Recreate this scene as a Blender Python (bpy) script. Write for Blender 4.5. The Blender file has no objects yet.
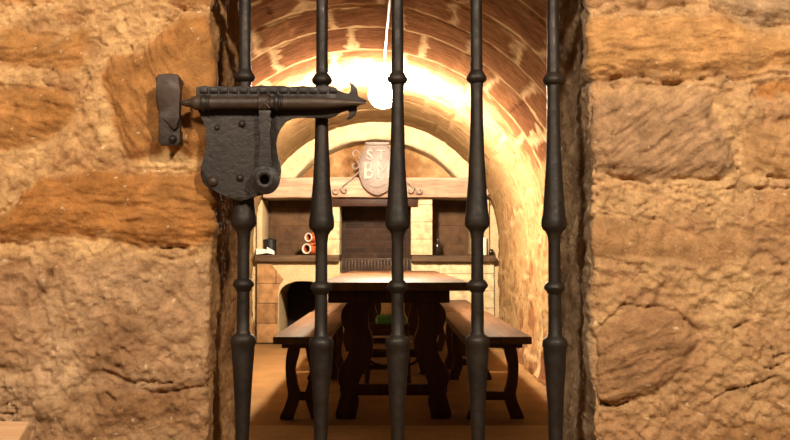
import bpy, bmesh, math, random
import numpy as np
from mathutils import Vector, Euler, Matrix
random.seed(4)
SC = bpy.context.scene
C = SC.collection
PI = math.pi

# ------------------------------------------------------------------ camera
EYE = 0.868
FPX = 925.0
cam_d = bpy.data.cameras.new('camera')
cam = bpy.data.objects.new('camera', cam_d)
C.objects.link(cam)
cam_d.sensor_width = 36.0
cam_d.sensor_fit = 'HORIZONTAL'
cam_d.lens = FPX / 790.0 * 36.0
cam_d.clip_start = 0.05
cam.location = (0, 0, EYE)
ROT = Euler((PI / 2 + math.atan(37 / FPX), 0, -math.atan(3 / FPX)), 'XYZ')
cam.rotation_euler = ROT
SC.camera = cam
RM = ROT.to_matrix()


def P(px, py, Y):
    """measured photo position -> metres (x, z) on the upright plane at distance Y"""
    d = RM @ Vector(((px - 395) / FPX, (220 - py) / FPX, -1))
    k = Y / d.y
    return (d.x * k, EYE + d.z * k)


# ------------------------------------------------------------------ colour and noise
def lin(r, g, b):
    def f(c):
        c /= 255.0
        return c / 12.92 if c <= 0.04045 else ((c + 0.055) / 1.055) ** 2.4
    return np.array((f(r), f(g), f(b)))


def rgba(c):
    return (float(c[0]), float(c[1]), float(c[2]), 1.0)


def hsh(ix, iy, iz, seed):
    n = (ix * 374761393 + iy * 668265263 + iz * 1440662683 + seed * 974711) & 0xffffffff
    n = ((n ^ (n >> 13)) * 1274126177) & 0xffffffff
    n = ((n ^ (n >> 15)) * 2246822519) & 0xffffffff
    return ((n ^ (n >> 16)) & 0xffff) / 65535.0


def vnoise(x, y, z, seed=0):
    x, y, z = np.broadcast_arrays(np.asarray(x, float), np.asarray(y, float), np.asarray(z, float))
    xf, yf, zf = np.floor(x), np.floor(y), np.floor(z)
    ix, iy, iz = xf.astype(np.int64), yf.astype(np.int64), zf.astype(np.int64)
    u, v, w = x - xf, y - yf, z - zf
    u = u * u * (3 - 2 * u); v = v * v * (3 - 2 * v); w = w * w * (3 - 2 * w)
    r = 0
    for a in (0, 1):
        for b in (0, 1):
            for c in (0, 1):
                wt = (u if a else 1 - u) * (v if b else 1 - v) * (w if c else 1 - w)
                r = r + wt * hsh(ix + a, iy + b, iz + c, seed)
    return r * 2 - 1


def fbm(x, y, z, seed=0, octv=4, gain=0.5):
    r, a, f, t = 0, 1.0, 1.0, 0
    for i in range(octv):
        r = r + a * vnoise(x * f, y * f, z * f, seed + i * 17)
        t += a
        a *= gain
        f *= 2.03
    return r / t


def sstep(a, b, x):
    t = np.clip((x - a) / (b - a), 0, 1)
    return t * t * (3 - 2 * t)


def poly_sd(X, Z, poly):
    """signed distance to a polygon, positive inside"""
    best = np.full(X.shape, 1e9)
    inside = np.zeros(X.shape, bool)
    n = len(poly)
    for i in range(n):
        ax, az = poly[i]
        bx, bz = poly[(i + 1) % n]
        ex, ez = bx - ax, bz - az
        t = np.clip(((X - ax) * ex + (Z - az) * ez) / (ex * ex + ez * ez + 1e-12), 0, 1)
        dx, dz = X - (ax + t * ex), Z - (az + t * ez)
        best = np.minimum(best, dx * dx + dz * dz)
        cr = ((az > Z) != (bz > Z)) & (X < (bx - ax) * (Z - az) / (bz - az + 1e-12) + ax)
        inside ^= cr
    d = np.sqrt(best)
    return np.where(inside, d, -d)


# ------------------------------------------------------------------ materials
def nodes_of(name):
    m = bpy.data.materials.new(name)
    m.use_nodes = True
    nt = m.node_tree
    return m, nt, nt.nodes['Principled BSDF']


def nd(nt, kind, **kw):
    n = nt.nodes.new(kind)
    for k, v in kw.items():
        if k in n.inputs:
            n.inputs[k].default_value = v
        else:
            setattr(n, k, v)
    return n


def ramp(nt, fac, stops):
    r = nt.nodes.new('ShaderNodeValToRGB')
    el = r.color_ramp.elements
    while len(el) < len(stops):
        el.new(0.5)
    for e, (p, c) in zip(el, stops):
        e.position = p
        e.color = rgba(c) if len(c) == 3 else c
    nt.links.new(fac, r.inputs['Fac'])
    return r


def mixcol(nt, a, b, fac=1.0, mode='MULTIPLY'):
    m = nt.nodes.new('ShaderNodeMix')
    m.data_type = 'RGBA'
    m.blend_type = mode
    if isinstance(fac, (int, float)):
        m.inputs[0].default_value = fac
    else:
        nt.links.new(fac, m.inputs[0])
    for s, v in ((6, a), (7, b)):
        if isinstance(v, tuple):
            m.inputs[s].default_value = v
        else:
            nt.links.new(v, m.inputs[s])
    return m.outputs[2]


def stone_material(name, base=None, fine=170.0, mid=28.0, bump=0.5, dist=0.004, lo=0.62, hi=1.2, stretch=(1, 1, 1), rough=0.92, spec=0.12):
    m, nt, bs = nodes_of(name)
    L = nt.links
    tc = nd(nt, 'ShaderNodeTexCoord')
    mp = nd(nt, 'ShaderNodeMapping')
    mp.inputs['Scale'].default_value = stretch
    L.new(tc.outputs['Object'], mp.inputs['Vector'])
    n1 = nd(nt, 'ShaderNodeTexNoise', Scale=mid, Detail=8.0, Roughness=0.65)
    n2 = nd(nt, 'ShaderNodeTexNoise', Scale=fine, Detail=5.0, Roughness=0.7)
    L.new(mp.outputs[0], n1.inputs['Vector'])
    L.new(mp.outputs[0], n2.inputs['Vector'])
    r1 = ramp(nt, n1.outputs[0], [(0.28, (lo, lo * 0.96, lo * 0.92)), (0.72, (hi, hi, hi))])
    r2 = ramp(nt, n2.outputs[0], [(0.3, (0.8, 0.79, 0.78)), (0.75, (1.12, 1.12, 1.12))])
    if base is None:
        at = nd(nt, 'ShaderNodeAttribute', attribute_name='tint')
        src = at.outputs['Color']
    else:
        src = rgba(base)
    c = mixcol(nt, src, r1.outputs[0])
    c = mixcol(nt, c, r2.outputs[0])
    L.new(c, bs.inputs['Base Color'])
    bs.inputs['Roughness'].default_value = rough
    bs.inputs['Specular IOR Level'].default_value = spec
    ad = nd(nt, 'ShaderNodeMath', operation='MULTIPLY_ADD')
    L.new(n1.outputs[0], ad.inputs[0]); ad.inputs[1].default_value = 1.6
    L.new(n2.outputs[0], ad.inputs[2])
    bp = nd(nt, 'ShaderNodeBump', Strength=bump, Distance=dist)
    L.new(ad.outputs[0], bp.inputs['Height'])
    L.new(bp.outputs[0], bs.inputs['Normal'])
    return m


def wood_material(name, dark, light, axis='y', rough=0.55, scale=26.0):
    m, nt, bs = nodes_of(name)
    L = nt.links
    tc = nd(nt, 'ShaderNodeTexCoord')
    mp = nd(nt, 'ShaderNodeMapping')
    k = 0.06
    mp.inputs['Scale'].default_value = {'y': (1, k, 1), 'x': (k, 1, 1), 'z': (1, 1, k)}[axis]
    L.new(tc.outputs['Object'], mp.inputs['Vector'])
    n1 = nd(nt, 'ShaderNodeTexNoise', Scale=scale, Detail=9.0, Roughness=0.65, Distortion=0.6)
    L.new(mp.outputs[0], n1.inputs['Vector'])
    n2 = nd(nt, 'ShaderNodeTexNoise', Scale=5.0, Detail=3.0)
    L.new(tc.outputs['Object'], n2.inputs['Vector'])
    r1 = ramp(nt, n1.outputs[0], [(0.3, dark), (0.7, light)])
    r2 = ramp(nt, n2.outputs[0], [(0.3, (0.75, 0.75, 0.75)), (0.7, (1.15, 1.15, 1.15))])
    L.new(mixcol(nt, r1.outputs[0], r2.outputs[0]), bs.inputs['Base Color'])
    bs.inputs['Roughness'].default_value = rough
    bs.inputs['Specular IOR Level'].default_value = 0.25
    bp = nd(nt, 'ShaderNodeBump', Strength=0.35, Distance=0.003)
    L.new(n1.outputs[0], bp.inputs['Height'])
    L.new(bp.outputs[0], bs.inputs['Normal'])
    return m


def iron_material(name, a, b, metal=0.35, rough=0.5, scale=70.0, bump=0.45):
    m, nt, bs = nodes_of(name)
    L = nt.links
    tc = nd(nt, 'ShaderNodeTexCoord')
    n1 = nd(nt, 'ShaderNodeTexNoise', Scale=scale, Detail=6.0, Roughness=0.6)
    n2 = nd(nt, 'ShaderNodeTexNoise', Scale=14.0, Detail=4.0)
    L.new(tc.outputs['Object'], n1.inputs['Vector'])
    L.new(tc.outputs['Object'], n2.inputs['Vector'])
    r = ramp(nt, n2.outputs[0], [(0.3, a), (0.72, b)])
    L.new(r.outputs[0], bs.inputs['Base Color'])
    bs.inputs['Metallic'].default_value = metal
    rr = ramp(nt, n1.outputs[0], [(0.3, (rough - 0.12,) * 3), (0.7, (rough + 0.2,) * 3)])
    L.new(rr.outputs[0], bs.inputs['Roughness'])
    bp = nd(nt, 'ShaderNodeBump', Strength=bump, Distance=0.0016)
    L.new(n1.outputs[0], bp.inputs['Height'])
    L.new(bp.outputs[0], bs.inputs['Normal'])
    return m


def plain_material(name, col, rough=0.6, scale=40.0, var=0.15, metal=0.0):
    m, nt, bs = nodes_of(name)
    tc = nd(nt, 'ShaderNodeTexCoord')
    n1 = nd(nt, 'ShaderNodeTexNoise', Scale=scale, Detail=4.0)
    nt.links.new(tc.outputs['Object'], n1.inputs['Vector'])
    r = ramp(nt, n1.outputs[0], [(0.3, col * (1 - var)), (0.7, np.minimum(col * (1 + var), 0.95))])
    nt.links.new(r.outputs[0], bs.inputs['Base Color'])
    bs.inputs['Roughness'].default_value = rough
    bs.inputs['Metallic'].default_value = metal
    return m


def brick_material(name, c1, c2, mortar, scale, bw, bh, ms=0.012):
    m, nt, bs = nodes_of(name)
    L = nt.links
    tc = nd(nt, 'ShaderNodeTexCoord')
    sx = nd(nt, 'ShaderNodeSeparateXYZ')
    L.new(tc.outputs['Object'], sx.inputs[0])
    cb = nd(nt, 'ShaderNodeCombineXYZ')
    L.new(sx.outputs['X'], cb.inputs['X'])
    L.new(sx.outputs['Z'], cb.inputs['Y'])
    br = nd(nt, 'ShaderNodeTexBrick')
    L.new(cb.outputs[0], br.inputs['Vector'])
    br.inputs['Color1'].default_value = rgba(c1)
    br.inputs['Color2'].default_value = rgba(c2)
    br.inputs['Mortar'].default_value = rgba(mortar)
    br.inputs['Scale'].default_value = scale
    br.inputs['Mortar Size'].default_value = ms
    br.inputs['Mortar Smooth'].default_value = 0.3
    br.inputs['Brick Width'].default_value = bw
    br.inputs['Row Height'].default_value = bh
    n1 = nd(nt, 'ShaderNodeTexNoise', Scale=14.0, Detail=7.0)
    L.new(tc.outputs['Object'], n1.inputs['Vector'])
    r = ramp(nt, n1.outputs[0], [(0.3, (0.6, 0.58, 0.56)), (0.7, (1.15, 1.15, 1.15))])
    L.new(mixcol(nt, br.outputs['Color'], r.outputs[0]), bs.inputs['Base Color'])
    bs.inputs['Roughness'].default_value = 0.9
    bp = nd(nt, 'ShaderNodeBump', Strength=0.6, Distance=0.008, invert=True)
    L.new(br.outputs['Fac'], bp.inputs['Height'])
    L.new(bp.outputs[0], bs.inputs['Normal'])
    return m


M = {}
M['pier'] = stone_material('weathered_pier_stone', fine=230, mid=38, bump=0.75, dist=0.004, lo=0.58, hi=1.24)
M['vault'] = stone_material('tooled_vault_stone', fine=80, mid=30, bump=0.6, dist=0.003, lo=0.6, hi=1.26, stretch=(0.3, 1.0, 0.55), spec=0.0)
M['limewall'] = stone_material('flaking_limewash', fine=60, mid=14, bump=0.5, dist=0.006, lo=0.74, hi=1.14, spec=0.0)
M['floor'] = stone_material('earth_floor', lin(138, 104, 66), fine=70, mid=3.2, bump=0.25, dist=0.006, lo=0.74, hi=1.12)
M['lit_floor'] = stone_material('floor_light_band', lin(176, 146, 110), fine=70, mid=5, bump=0.3, dist=0.006, lo=0.8, hi=1.1)  # paler floor colour, paints in light from the front room
M['plaster'] = stone_material('cream_plaster', lin(220, 194, 152), fine=40, mid=7, bump=0.3, dist=0.008, lo=0.84, hi=1.06)
M['brown_block'] = brick_material('brown_stone_blocks', lin(184, 138, 92), lin(168, 124, 80), lin(120, 88, 58), 1.0, 0.5, 0.2, 0.006)
M['cream_block'] = brick_material('cream_stone_blocks', lin(232, 208, 166), lin(224, 198, 156), lin(166, 134, 100), 1.0, 1.3, 0.175, 0.004)
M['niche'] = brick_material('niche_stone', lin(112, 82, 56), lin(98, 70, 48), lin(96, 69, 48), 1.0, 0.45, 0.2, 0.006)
M['firebrick'] = brick_material('sooty_brick', lin(70, 46, 33), lin(52, 34, 25), lin(66, 48, 37), 1.0, 0.22, 0.065, 0.012)
M['iron'] = iron_material('forged_iron', lin(31, 24, 19), lin(48, 38, 29), 0.35, 0.5)
M['rusty_iron'] = iron_material('rusty_iron', lin(40, 30, 24), lin(80, 62, 48), 0.3, 0.52, scale=60, bump=0.9)
M['lock_iron'] = iron_material('hammered_lock_iron', lin(27, 20, 16), lin(44, 33, 26), 0.25, 0.48, scale=120, bump=0.7)
M['dark_wood'] = wood_material('dark_oak', lin(40, 20, 12), lin(70, 37, 21), 'z')
M['top_wood'] = wood_material('worn_oak_top', lin(74, 50, 34), lin(114, 82, 56), 'y', rough=0.62)
M['beam_wood'] = wood_material('weathered_beam', lin(148, 108, 86), lin(220, 186, 158), 'x', rough=0.8, scale=22)
M['shelf_wood'] = wood_material('grey_shelf_wood', lin(74, 56, 42), lin(112, 88, 66), 'x', rough=0.75)
M['pale_wood'] = wood_material('pale_worn_wood', lin(222, 170, 122), lin(244, 204, 160), 'x', rough=0.6, scale=18)
M['shield'] = plain_material('pinkish_white_metal', lin(138, 121, 113), 0.5, 30, 0.14, 0.1)
M['scroll'] = iron_material('pale_scroll_iron', lin(134, 117, 108), lin(172, 154, 142), 0.1, 0.5)
M['clay'] = plain_material('terracotta', lin(196, 98, 48), 0.55)
M['glaze'] = plain_material('white_glaze', lin(235, 225, 210), 0.3)
M['paper'] = plain_material('white_paper', lin(240, 236, 226), 0.8, 10, 0.04)
M['black_tin'] = plain_material('black_tin', lin(40, 42, 46), 0.35, 20, 0.2, 0.4)
M['dark_glass'] = plain_material('dark_bottle_glass', lin(34, 28, 22), 0.15, 20, 0.1)
M['wax'] = plain_material('candle_wax', lin(238, 226, 204), 0.5, 20, 0.05)
M['green'] = plain_material('green_cloth', lin(92, 150, 92), 0.85, 60, 0.2)
M['white_plastic'] = plain_material('white_cable_sheath', lin(225, 218, 206), 0.45, 20, 0.05)
M['pitted_iron'] = iron_material('pitted_old_iron', lin(36, 24, 17), lin(68, 47, 34), 0.15, 0.5, scale=45, bump=1.0)
M['black_cord'] = plain_material('black_cord', lin(52, 36, 26), 0.6, 20, 0.1)
mg, ntg, bsg = nodes_of('lit_bulb')
bsg.inputs['Base Color'].default_value = (1, 0.95, 0.85, 1)
bsg.inputs['Emission Color'].default_value = (1.0, 0.86, 0.65, 1)
bsg.inputs['Emission Strength'].default_value = 1250.0
M['bulb'] = mg


# ------------------------------------------------------------------ object helpers
def link(name, me, mat, parent=None):
    o = bpy.data.objects.new(name, me)
    C.objects.link(o)
    if mat is not None:
        me.materials.append(mat)
    if parent is not None:
        o.parent = parent
    return o


def obj(name, bm, mat, parent=None, smooth=True, angle=40):
    bmesh.ops.recalc_face_normals(bm, faces=bm.faces)
    me = bpy.data.meshes.new(name)
    if parent is not None and parent.get('base') is not None:
        b = Vector(parent['base'])
        bmesh.ops.translate(bm, verts=bm.verts, vec=-b)
    bm.to_mesh(me)
    bm.free()
    if smooth:
        me.polygons.foreach_set('use_smooth', [True] * len(me.polygons))
        try:
            me.set_sharp_from_angle(angle=math.radians(angle))
        except Exception:
            pass
    return link(name, me, mat, parent)


BASES = []


def thing(name, label, cat, loc=(0, 0, 0), group=None):
    """Empty at the thing's base; the parts are modelled in world metres and moved into its frame"""
    o = bpy.data.objects.new(name, None)
    C.objects.link(o)
    o.location = loc
    o['base'] = loc
    BASES.append(o)
    o.empty_display_size = 0.05
    o['label'] = label
    o['category'] = cat
    if group:
        o['group'] = group
    return o


def sub(name, bm, mat, part, smooth=True, angle=40):
    """a sub-part: shares the frame of its part's thing"""
    b = part.parent['base']
    bmesh.ops.translate(bm, verts=bm.verts, vec=-Vector(b))
    return obj(name, bm, mat, part, smooth, angle)


def tag(o, label, cat, group=None):
    o['label'] = label
    o['category'] = cat
    if group:
        o['group'] = group
    return o


def struct(o):
    o['kind'] = 'structure'
    return o


def box(bm, x0, x1, y0, y1, z0, z1, bev=0.0, seg=2):
    r = bmesh.ops.create_cube(bm, size=1)
    vs = r['verts']
    for v in vs:
        v.co = Vector(((x0 + x1) / 2 + v.co.x * (x1 - x0), (y0 + y1) / 2 + v.co.y * (y1 - y0), (z0 + z1) / 2 + v.co.z * (z1 - z0)))
    if bev > 0:
        es = list({e for v in vs for e in v.link_edges})
        bmesh.ops.bevel(bm, geom=es, offset=bev, segments=seg, profile=0.5, affect='EDGES')
    return bm


def prism(bm, outline, y0, y1, bev=0.0, seg=2):
    """closed outline in (x, z), extruded from y0 to y1"""
    a = [bm.verts.new((x, y0, z)) for x, z in outline]
    b = [bm.verts.new((x, y1, z)) for x, z in outline]
    n = len(outline)
    f0 = bm.faces.new(a)
    f1 = bm.faces.new(b[::-1])
    for i in range(n):
        bm.faces.new((a[i], b[i], b[(i + 1) % n], a[(i + 1) % n]))
    if bev > 0:
        es = list(f0.edges) + list(f1.edges)
        bmesh.ops.bevel(bm, geom=es, offset=bev, segments=seg, profile=0.5, affect='EDGES')
    big = [f for f in bm.faces if len(f.verts) > 4]
    bmesh.ops.triangulate(bm, faces=big)
    return bm


def frame_for(d):
    d = Vector(d).normalized()
    up = Vector((0, 0, 1)) if abs(d.z) < 0.95 else Vector((1, 0, 0))
    u = d.cross(up).normalized()
    v = u.cross(d).normalized()
    return d, u, v


def lathe(bm, prof, org, axis=(0, 0, 1), seg=20, wob=0.0, seed=0, cap=True):
    """prof: (distance along axis, radius) list"""
    d, u, v = frame_for(axis)
    rings = []
    for i, (t, r) in enumerate(prof):
        ring = []
        for k in range(seg):
            a = 2 * PI * k / seg
            rr = r
            if wob:
                rr = r * (1 + wob * float(vnoise(math.cos(a) * 1.5 + seed, math.sin(a) * 1.5, t * 40, seed)))
            ring.append(bm.verts.new(Vector(org) + d * t + (u * math.cos(a) + v * math.sin(a)) * rr))
        rings.append(ring)
    for i in range(len(rings) - 1):
        for k in range(seg):
            bm.faces.new((rings[i][k], rings[i][(k + 1) % seg], rings[i + 1][(k + 1) % seg], rings[i + 1][k]))
    if cap:
        bm.faces.new(rings[0][::-1])
        bm.faces.new(rings[-1])
    return bm


def tube(bm, pts, r, seg=8, cap=True):
    pts = [Vector(p) for p in pts]
    n = len(pts)
    rad = r if isinstance(r, (list, tuple)) else [r] * n
    rings = []
    u = None
    for i, p in enumerate(pts):
        t = (pts[min(i + 1, n - 1)] - pts[max(i - 1, 0)]).normalized()
        if u is None:
            _, u, _ = frame_for(t)
        u = (u - t * u.dot(t)).normalized()
        v = t.cross(u)
        rings.append([bm.verts.new(p + (u * math.cos(2 * PI * k / seg) + v * math.sin(2 * PI * k / seg)) * rad[i]) for k in range(seg)])
    for i in range(n - 1):
        for k in range(seg):
            bm.faces.new((rings[i][k], rings[i][(k + 1) % seg], rings[i + 1][(k + 1) % seg], rings[i + 1][k]))
    if cap:
        bm.faces.new(rings[0][::-1])
        bm.faces.new(rings[-1])
    return bm


def smooth_line(pts, per=6):
    """Catmull-Rom through tuples of any length"""
    pts = [np.array(p, float) for p in pts]
    out = []
    for i in range(len(pts) - 1):
        p0 = pts[max(i - 1, 0)]; p1 = pts[i]; p2 = pts[i + 1]; p3 = pts[min(i + 2, len(pts) - 1)]
        for k in range(per):
            t = k / per
            out.append(0.5 * ((2 * p1) + (p2 - p0) * t + (2 * p0 - 5 * p1 + 4 * p2 - p3) * t * t + (3 * p1 - p0 - 3 * p2 + p3) * t ** 3))
    out.append(pts[-1])
    return [tuple(float(c) for c in p) for p in out]


def grid_mesh(name, pos, col, mat):
    """pos, col: arrays (rows, columns, 3)"""
    h, w = pos.shape[:2]
    me = bpy.data.meshes.new(name)
    nv = h * w
    i = np.arange((h - 1) * (w - 1))
    r, c = i // (w - 1), i % (w - 1)
    a = r * w + c
    f = np.stack([a, a + 1, a + 1 + w, a + w], 1).astype(np.int32)
    me.vertices.add(nv)
    me.vertices.foreach_set('co', pos.reshape(-1).astype(np.float32))
    me.loops.add(f.size)
    me.loops.foreach_set('vertex_index', f.reshape(-1))
    me.polygons.add(len(f))
    me.polygons.foreach_set('loop_start', (np.arange(len(f)) * 4).astype(np.int32))
    me.polygons.foreach_set('loop_total', np.full(len(f), 4, np.int32))
    me.polygons.foreach_set('use_smooth', np.ones(len(f), bool))
    if col is not None:
        at = me.color_attributes.new('tint', 'FLOAT_COLOR', 'POINT')
        cc = np.ones((nv, 4), np.float32)
        cc[:, :3] = col.reshape(-1, 3)
        at.data.foreach_set('color', cc.reshape(-1))
    me.update()
    me.validate()
    return link(name, me, mat)


# ------------------------------------------------------------------ gate wall: two stone piers and the lintel
WY0, WY1 = 1.50, 1.89        # front and back of the gate wall


def W(pts):
    return [P(x, y, WY0) for x, y in pts]


OCH = lin(166, 112, 60)
ORG = lin(172, 114, 58)
LEFT_STONES = [
    # outline, colour, bulge, texture, texture angle
    ([(-40, 30), (20, 29), (60, 33), (86, 30), (89, 50), (86, 63), (62, 71), (30, 67), (-40, 66)], lin(176, 124, 70), 0.010, 'layer', 8),
    ([(54, 15), (66, 12), (80, 14), (86, 19), (78, 24), (62, 24)], lin(160, 104, 60), 0.006, 'rough', 0),
    ([(-40, 90), (5, 86), (35, 84), (64, 87), (77, 97), (74, 115), (66, 128), (46, 143), (15, 149), (-40, 152)], lin(178, 122, 66), 0.010, 'layer', -12),
    ([(110, 54), (126, 50), (141, 50), (152, 36), (165, 24), (180, 14), (196, 11), (208, 18), (230, 60), (232, 150), (205, 160), (165, 152), (136, 164), (120, 150), (112, 118), (100, 84), (97, 72)], OCH, 0.014, 'diag', -62),
    ([(-40, 226), (4, 210), (22, 190), (36, 178), (62, 171), (92, 168), (125, 170), (160, 172), (200, 168), (235, 167), (238, 243), (196, 246), (168, 248), (130, 246), (104, 243), (78, 235), (50, 236), (24, 240), (-40, 240)], ORG, 0.015, 'layer', -3),
    ([(120, -40), (236, -40), (236, 8), (208, 10), (186, 9), (160, 4), (132, 0)], lin(172, 118, 70), 0.012, 'rough', 0),
    ([(-40, -40), (50, -40), (52, 0), (20, 6), (-40, 4)], lin(182, 128, 76), 0.008, 'rough', 0),
    ([(60, 262), (128, 252), (170, 262), (238, 256), (238, 376), (180, 372), (150, 380), (96, 374), (62, 345), (50, 300)], lin(176, 136, 98), 0.003, 'rough', 0),
    ([(-40, 262), (30, 258), (44, 300), (52, 346), (30, 372), (-40, 378)], lin(166, 122, 84), 0.003, 'rough', 0),
    ([(30, 402), (90, 388), (150, 392), (238, 386), (238, 480), (20, 480)], lin(160, 118, 78), 0.004, 'rough', 0),
]
RIGHT_STONES = [
    ([(570, 20), (592, 15), (640, 16), (690, 14), (722, 18), (760, 28), (840, 28), (840, 70), (770, 71), (735, 77), (700, 77), (668, 80), (630, 74), (606, 78), (570, 78)], lin(200, 148, 92), 0.014, 'layer', 2),
    ([(722, -20), (840, -20), (840, 22), (790, 24), (744, 24), (728, 16), (716, 6)], lin(184, 150, 114), 0.012, 'layer', -8),
    ([(570, -40), (700, -40), (700, 2), (660, 8), (610, 8), (570, 10)], lin(176, 134, 94), 0.010, 'rough', 0),
    ([(592, 104), (604, 94), (640, 88), (680, 87), (712, 89), (716, 110), (724, 128), (736, 150), (738, 172), (716, 180), (682, 178), (650, 184), (616, 178), (594, 168), (588, 148), (588, 122)], lin(176, 138, 102), 0.012, 'diag', 34),
    ([(746, 122), (790, 116), (840, 118), (840, 178), (780, 176), (750, 180), (742, 160)], lin(190, 144, 96), 0.008, 'rough', 0),
    ([(572, 222), (600, 214), (640, 218), (668, 224), (700, 230), (724, 222), (742, 222), (748, 240), (744, 262), (716, 268), (680, 264), (640, 258), (604, 264), (572, 266)], lin(178, 134, 90), 0.005, 'vert', 88),
    ([(752, 190), (840, 186), (840, 240), (770, 238), (748, 218)], lin(186, 140, 94), 0.007, 'rough', 0),
    ([(600, 328), (622, 312), (648, 306), (676, 311), (694, 328), (700, 346), (690, 366), (668, 384), (650, 396), (622, 402), (602, 400), (594, 372), (594, 346)], lin(166, 124, 86), 0.012, 'layer', 25),
    ([(712, 430), (740, 424), (770, 418), (840, 416), (840, 500), (700, 500)], lin(160, 116, 74), 0.010, 'rough', 0),
    ([(754, 84), (775, 80), (840, 80), (840, 100), (776, 98), (756, 94)], lin(194, 130, 70), 0.006, 'rough', 0),
]


def cracks_sd(X, Z, lines):
    best = np.full(X.shape, 1e9)
    for ln in lines:
        pts = W(ln)
        for (ax, az), (bx, bz) in zip(pts[:-1], pts[1:]):
            ex, ez = bx - ax, bz - az
            t = np.clip(((X - ax) * ex + (Z - az) * ez) / (ex * ex + ez * ez), 0, 1)
            best = np.minimum(best, np.hypot(X - ax - t * ex, Z - az - t * ez))
    return best


LEFT_CRACKS = [[(140, 386), (150, 384), (169, 384)], [(160, 4), (186, 10), (208, 12), (216, 18)], [(90, 400), (104, 394), (116, 402)], [(160, 248), (172, 250), (186, 246)], [(98, 70), (104, 92), (114, 118), (116, 140)]]
RIGHT_CRACKS = [[(588, 72), (598, 80), (612, 78), (640, 76), (668, 82), (700, 78), (735, 79), (770, 72), (790, 76)], [(722, 18), (740, 26), (760, 24), (792, 28)],
                [(640, 208), (664, 198), (690, 192), (716, 192), (738, 186)], [(732, 214), (750, 217), (770, 220)], [(736, 150), (744, 176), (736, 200)],
                [(700, 410), (716, 398), (744, 388), (770, 380)], [(716, 350), (744, 360), (775, 372)], [(720, 335), (750, 322), (792, 300)], [(712, 88), (722, 104), (732, 118)], [(596, 398), (616, 408), (628, 402)]]


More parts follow.
